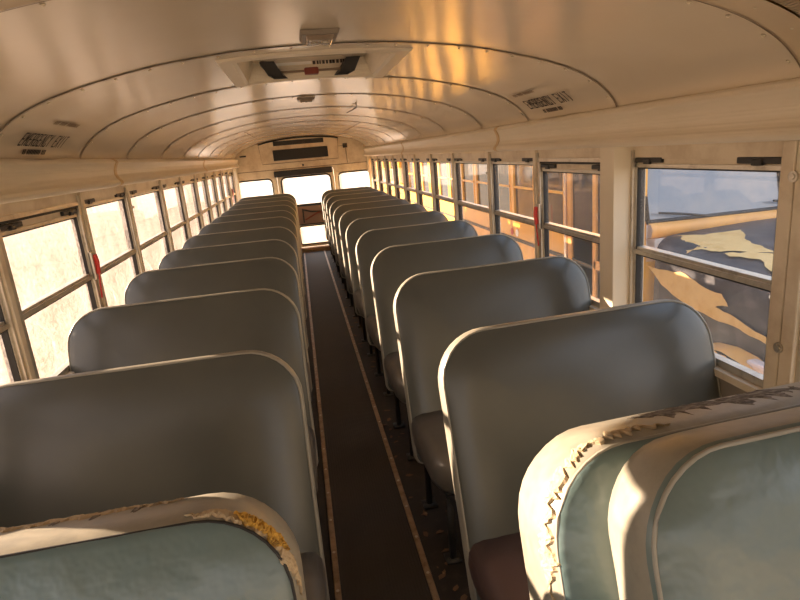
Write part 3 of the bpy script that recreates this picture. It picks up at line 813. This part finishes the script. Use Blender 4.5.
def parked_bus(x0, y0, y1, front, label, paint):
    """bus with its near side on x=x0; body from y0 to y1"""
    B = empty('parked_bus', (x0+1.2, (y0+y1)/2, GZ), label, 'bus')
    W = 2.35
    bm = new_bm()
    zf, zw0, zw1, zr = -.55, .62, 1.30, 1.95
    # side wall panels with window openings left free, roof, floor, end walls
    box(bm, (x0, y0, zf), (x0+W, y1, zw0-.10))
    for xx in (x0, x0+W-.06):
        box(bm, (xx, y0, zw0-.10), (xx+.06, y1, zw0)); box(bm, (xx, y0, zw1), (xx+.06, y1, zr-.18))
        y = y0; ny = max(1, round((y1-y0-1.3)/.72)); st = (y1-y0-1.25)/ny
        for k in range(ny+1):
            yy = y0+1.2+k*st; box(bm, (xx, yy-.045, zw0), (xx+.06, min(yy+.045, y1), zw1))
        box(bm, (xx, y0, zw0), (xx+.06, y0+.12, zw1))
    box(bm, (x0, y1-.06, zw0-.1), (x0+W, y1, zr-.18))
    prof = [(x0, zr-.18), (x0+.06, zr-.04), (x0+.3, zr+.06), (x0+W/2, zr+.13), (x0+W-.3, zr+.06), (x0+W-.06, zr-.04), (x0+W, zr-.18)]
    extrude_y(bm, prof, y0, y1, closed=True)
    part('body', bm, paint, B)
    bm = new_bm()
    for z in (.36, .02, -.30): box(bm, (x0-.012, y0, z-.018), (x0+.002, y1, z+.018))
    part('rub_rail', bm, M['blackp'], B)
    ny = max(1, round((y1-y0-1.3)/.72)); st = (y1-y0-1.25)/ny
    for k in range(ny):
        a = y0+1.2+k*st+.045; b = a+st-.09
        bm = new_bm(); fr = .028
        for (p, q_) in (((x0-.006, a, zw0), (x0+.04, b, zw0+fr)), ((x0-.006, a, zw1-fr), (x0+.04, b, zw1)), ((x0-.006, a, zw0), (x0+.04, a+fr, zw1)), ((x0-.006, b-fr, zw0), (x0+.04, b, zw1)), ((x0-.006, a, .97), (x0+.04, b, .995))): box(bm, p, q_)
        f = part('window_frame', bm, paint, B)
        bm = new_bm(); box(bm, (x0+.02, a, zw0), (x0+.024, b, zw1)); part('window_pane', bm, M['pane'], B)
    bm = new_bm()
    for yy in ([y1-2.2] + ([] if front else [y0+1.2])):
        for xx in (x0+.02, x0+W-.30): disc(bm, (xx, yy, GZ+.48), (1, 0, 0), .48, .27, 28)
    part('wheel', bm, M['tyre'], B)
    if front:
        # folding entry door behind the windshield
        bm = new_bm()
        for a, b in ((y0+.14, y0+.22), (y0+.62, y0+.68), (y0+1.08, y0+1.16)): box(bm, (x0-.02, a, -.45), (x0+.03, b, 1.38))
        box(bm, (x0-.02, y0+.14, 1.30), (x0+.03, y0+1.16, 1.38)); box(bm, (x0-.02, y0+.14, .35), (x0+.03, y0+.66, .43))
        D_ = part('entry_door', bm, M['orangeb'], B, bevel=.005)
        bm = new_bm(); box(bm, (x0-.03, y0+1.17, -.3), (x0-.01, y0+1.215, 1.36)); part('door_post', bm, M['chrome'], B)
        bm = new_bm(); box(bm, (x0+.0, y0+.2, -.4), (x0+.006, y0+1.1, 1.32)); part('door_glass', bm, M['pane'], B)
        bm = new_bm(); box(bm, (x0-.008, y0+1.02, .24), (x0-.004, y0+1.13, .33)); part('green_sticker', bm, mat('green_sticker', (.02,.30,.14), .5), B)
        for yy in (y0+2.52, y0+2.68):
            bm = new_bm(); disc(bm, (x0-.001, yy, .44), (-1, 0, 0), .045, .004, 12); part('faded_mark', bm, M['white'] if yy < y0+2.6 else M['red'], B)
        # windshield
        bm = new_bm()
        n = 14; zb, zt_ = .84, 1.62
        def arc(k, bow=.04): t = k/n; return x0+.05+(W-.1)*t, y0-.02-bow*sin(pi*t)
        V = [[bm.verts.new((arc(k)[0], arc(k)[1]+(z-zb)*.22, z)) for k in range(n+1)] for z in (zb, zt_)]
        for k in range(n): bm.faces.new((V[0][k], V[0][k+1], V[1][k+1], V[1][k]))
        part('windshield', bm, M['wshield'], B, smooth=True)
        bm = new_bm()
        for k in (0, n//2, n): x, y = arc(k); tube(bm, [(x, y, zb), (x, y+.17, zt_)], .022, 8)
        tube(bm, [(arc(k)[0], arc(k)[1], zb-.01) for k in range(n+1)], .018, 8); tube(bm, [(arc(k)[0], arc(k)[1]+.17, zt_) for k in range(n+1)], .03, 8)
        part('windshield_frame', bm, M['blackp'], B, smooth=True)
        bm = new_bm()                                # front cap above the windshield
        A_ = [bm.verts.new((arc(k)[0], arc(k)[1]+.17, zt_)) for k in range(n+1)]; C_ = [bm.verts.new((arc(k)[0], y0+.02, 2.02)) for k in range(n+1)]
        for k in range(n): bm.faces.new((A_[k], A_[k+1], C_[k+1], C_[k]))
        part('front_cap', bm, paint, B, smooth=True)
        # cowl band
        bm = new_bm(); R_ = []
        for k in range(n+1):
            x, y = arc(k, .05); R_.append([bm.verts.new(p) for p in ((x, y+.05, zb-.005), (x, y-.05, zb-.025), (x, y-.075, zb-.06), (x, y-.06, zb-.12), (x, y+.1, zb-.16))])
        for P_, Q_ in zip(R_, R_[1:]):
            for j in range(4): bm.faces.new((P_[j], P_[j+1], Q_[j+1], Q_[j]))
        part('cowl', bm, M['orangeb'], B, smooth=True)
        # wipers
        for t0, t1 in ((.22, .05), (.70, .45)):
            bm = new_bm(); xa, ya = x0+W*t0, y0-.04*sin(pi*t0)-.05; xb, yb = x0+W*t1, y0-.04*sin(pi*t1)-.06
            tube(bm, [(xa, ya, zb+.0), ((xa+xb)/2, (ya+yb)/2-.02, zb+.035), (xb, yb, zb+.06)], .010, 6); part('wiper', bm, M['blackp'], B)
        # hood, lofted from cowl to nose
        bm = new_bm(); secs = []
        for y, zt2, hw2, rr in ((y0-.10, .73, 1.10, .14), (y0-.45, .70, 1.09, .16), (y0-.9, .66, 1.07, .17), (y0-1.35, .61, 1.04, .19), (y0-1.65, .54, .99, .22), (y0-1.78, .40, .95, .25)):
            cx = x0+W/2; S = [(cx-hw2-.02, -.35), (cx-hw2-.01, .1), (cx-hw2, zt2-rr)]
            for k in range(1, 6): a = radians(180-90*k/5); S.append((cx-hw2+rr+rr*cos(a), zt2-rr+rr*sin(a)))
            for k in range(1, 6): S.append((cx-hw2+rr+(2*hw2-2*rr)*k/6, zt2+.05*sin(pi*k/6)))
            for k in range(0, 5): a = radians(90-90*k/5); S.append((cx+hw2-rr+rr*cos(a), zt2-rr+rr*sin(a)))
            S += [(cx+hw2, zt2-rr), (cx+hw2+.01, .1), (cx+hw2+.02, -.35)]
            secs.append([bm.verts.new((x, y, z)) for x, z in S])
        for P_, Q_ in zip(secs, secs[1:]):
            for j in range(len(P_)-1): bm.faces.new((P_[j], P_[j+1], Q_[j+1], Q_[j]))
        bm.faces.new(secs[-1])
        hood = part('hood', bm, M['hood'], B, smooth=True)
        # orange fender and headlamp low on the side
        bm = new_bm(); cx = x0+.18
        F = []
        for k in range(13):
            a = radians(180*k/12); F.append((y0-.95-.60*cos(a), -.42+.60*sin(a)*.9))
        A_ = [bm.verts.new((cx-.20, y, z)) for y, z in F]; C_ = [bm.verts.new((cx+.25, y, z+.06)) for y, z in F]
        for k in range(12): bm.faces.new((A_[k], A_[k+1], C_[k+1], C_[k]))
        part('fender', bm, M['orangeb'], B, smooth=True)
        bm = new_bm(); disc(bm, (cx-.12, y0-.95, GZ+.48), (1, 0, 0), .48, .27, 28); disc(bm, (cx+1.9, y0-.95, GZ+.48), (1, 0, 0), .48, .27, 28); part('wheel', bm, M['tyre'], B)
        bm = new_bm(); box(bm, (x0+.02, y0-1.55, -.05), (x0+.10, y0-1.1, .12)); part('side_marker_lamp', bm, M['lampglass'], B, bevel=.02)
        # peeled primer patches lying on the hood: (y, x or z) outlines
        def ragged(pts, seed, it=3, amp=.12):
            rnd = random.Random(seed); P = [Vector(p) for p in pts]
            for _ in range(it):
                Q = []
                for i, a in enumerate(P):
                    b = P[(i+1) % len(P)]; mid = (a+b)/2; d = b-a; nrm = Vector((-d.y, d.x)); Q += [a, mid+nrm*rnd.uniform(-amp, amp)]
                P = Q
            return P
        def poly(pts, fn, seed, name, label, amp=.12):
            bm = new_bm(); P = ragged(pts, seed, 3, amp); vs = [bm.verts.new((p.x, p.y, 0)) for p in P]
            ed = [bm.edges.new((vs[i], vs[(i+1) % len(vs)])) for i in range(len(vs))]
            bmesh.ops.triangle_fill(bm, edges=ed, use_beauty=True)
            bmesh.ops.subdivide_edges(bm, edges=[e for e in bm.edges if e.calc_length() > .15], cuts=2, use_grid_fill=False)
            bmesh.ops.triangulate(bm, faces=bm.faces)
            for v in bm.verts: v.co = fn(v.co.x, v.co.y)
            q = part(name, bm, M['peel'], B); q['label'] = label
        def hood_top(x, y):                          # height of the hood surface
            t = (y0-.10-y); zt2 = .73-.085*t if t < .9 else .66-.11*(t-.8)
            e = x-(x0+W/2-1.09); rr = .165
            z = zt2 if e > rr else zt2-rr+math.sqrt(max(0, rr*rr-(rr-e)**2)) if e > 0 else zt2-rr
            u = (x-x0)/W
            return (x, y, z+.05*sin(pi*max(0, min(1, (e-rr)/(2*1.09-2*rr))))*1.0+.006)
        def side(y, z):
            t = (y0-.10-y); hw2 = 1.10-.028*t-(.03*(t-1.2) if t > 1.2 else 0)
            return (x0+W/2-hw2-.012-(.012 if z < .1 else 0), y, z)
        poly([(x0+.13, y0-.12), (x0+.62, y0-.30), (x0+.48, y0-.52), (x0+.42, y0-.84), (x0+.20, y0-.62), (x0+.12, y0-.4)], hood_top, 21, 'peeled_patch', 'tan bare patch on the black hood')
        poly([(x0+.20, y0-.66), (x0+.40, y0-.90), (x0+.30, y0-1.10), (x0+.28, y0-1.40), (x0+.22, y0-1.12)], hood_top, 22, 'peeled_patch', 'thin tan scrape on the black hood', .2)
        poly([(x0+1.15, y0-.42), (x0+.95, y0-.62), (x0+.85, y0-.58), (x0+.95, y0-.38)], hood_top, 23, 'peeled_patch', 'small tan fleck high on the black hood', .25)
        poly([(y0-.02, .50), (y0-.40, .52), (y0-.80, .45), (y0-.86, .38), (y0-.75, .35), (y0-1.05, .29), (y0-1.35, .24), (y0-1.05, .24), (y0-.7, .27), (y0-.2, .38)], side, 24, 'peeled_patch', 'long tan stripe on the hood side', .06)
        poly([(y0-.62, .14), (y0-.75, .10), (y0-.90, .04), (y0-.80, -.2), (y0-.6, -.25)], side, 25, 'peeled_patch', 'tan fleck low on the hood side', .2)
    return B
parked_bus(2.5, 3.95, 13.9, True, 'orange-yellow school bus with peeling black hood parked beside the right windows', M['yel'])
parked_bus(2.75, 14.6, 23, False, 'second yellow school bus parked behind the one with the black hood', M['yel'])

# ------------------------------------------------------------------ light
W = bpy.data.worlds.new('World'); SC.world = W; W.use_nodes = True
nt = W.node_tree; nt.nodes.clear()
o = nt.nodes.new('ShaderNodeOutputWorld'); bg = nt.nodes.new('ShaderNodeBackground'); nt.links.new(bg.outputs[0], o.inputs[0])
tc = nt.nodes.new('ShaderNodeTexCoord'); sp = nt.nodes.new('ShaderNodeSeparateXYZ'); nt.links.new(tc.outputs['Generated'], sp.inputs[0])
cr = nt.nodes.new('ShaderNodeValToRGB'); nt.links.new(sp.outputs['Z'], cr.inputs[0])
cr.color_ramp.elements[0].position = 0; cr.color_ramp.elements[0].color = (1.0, .90, .84, 1)
cr.color_ramp.elements[1].position = .7; cr.color_ramp.elements[1].color = (.55, .68, .92, 1)
e = cr.color_ramp.elements.new(.15); e.color = (.86, .84, .88, 1)
nt.links.new(cr.outputs[0], bg.inputs[0]); bg.inputs[1].default_value = 1.25
el = radians(11.8); az = radians(27)                    # sun from the left, slightly from the rear
sd = Vector((-cos(el)*cos(az), cos(el)*sin(az), sin(el)))
sl = bpy.data.lights.new('sun', 'SUN'); sl.energy = 27; sl.color = (1, .83, .64); sl.angle = radians(.6)
so = bpy.data.objects.new('sun', sl); COL.objects.link(so); so.rotation_euler = sd.to_track_quat('Z', 'Y').to_euler()

# ------------------------------------------------------------------ camera
cd = bpy.data.cameras.new('camera'); cam = bpy.data.objects.new('camera', cd); COL.objects.link(cam)
cd.sensor_width = 36; cd.lens = 25.65; cd.clip_start = .02; cd.clip_end = 2000
Rm = Matrix(((0.98069415, 0.12609542, -0.14946216), (-0.17602837, 0.23638095, -0.95558258), (-0.08516457, 0.96344382, 0.25401379)))
cam.matrix_world = Matrix.Translation((0, 0, CAMZ)) @ Rm.to_4x4()
SC.camera = cam
vs_ = SC.view_settings; vs_.view_transform = 'Standard'; vs_.look = 'None'; vs_.gamma = 1; vs_.exposure = .86; vs_.use_curve_mapping = False
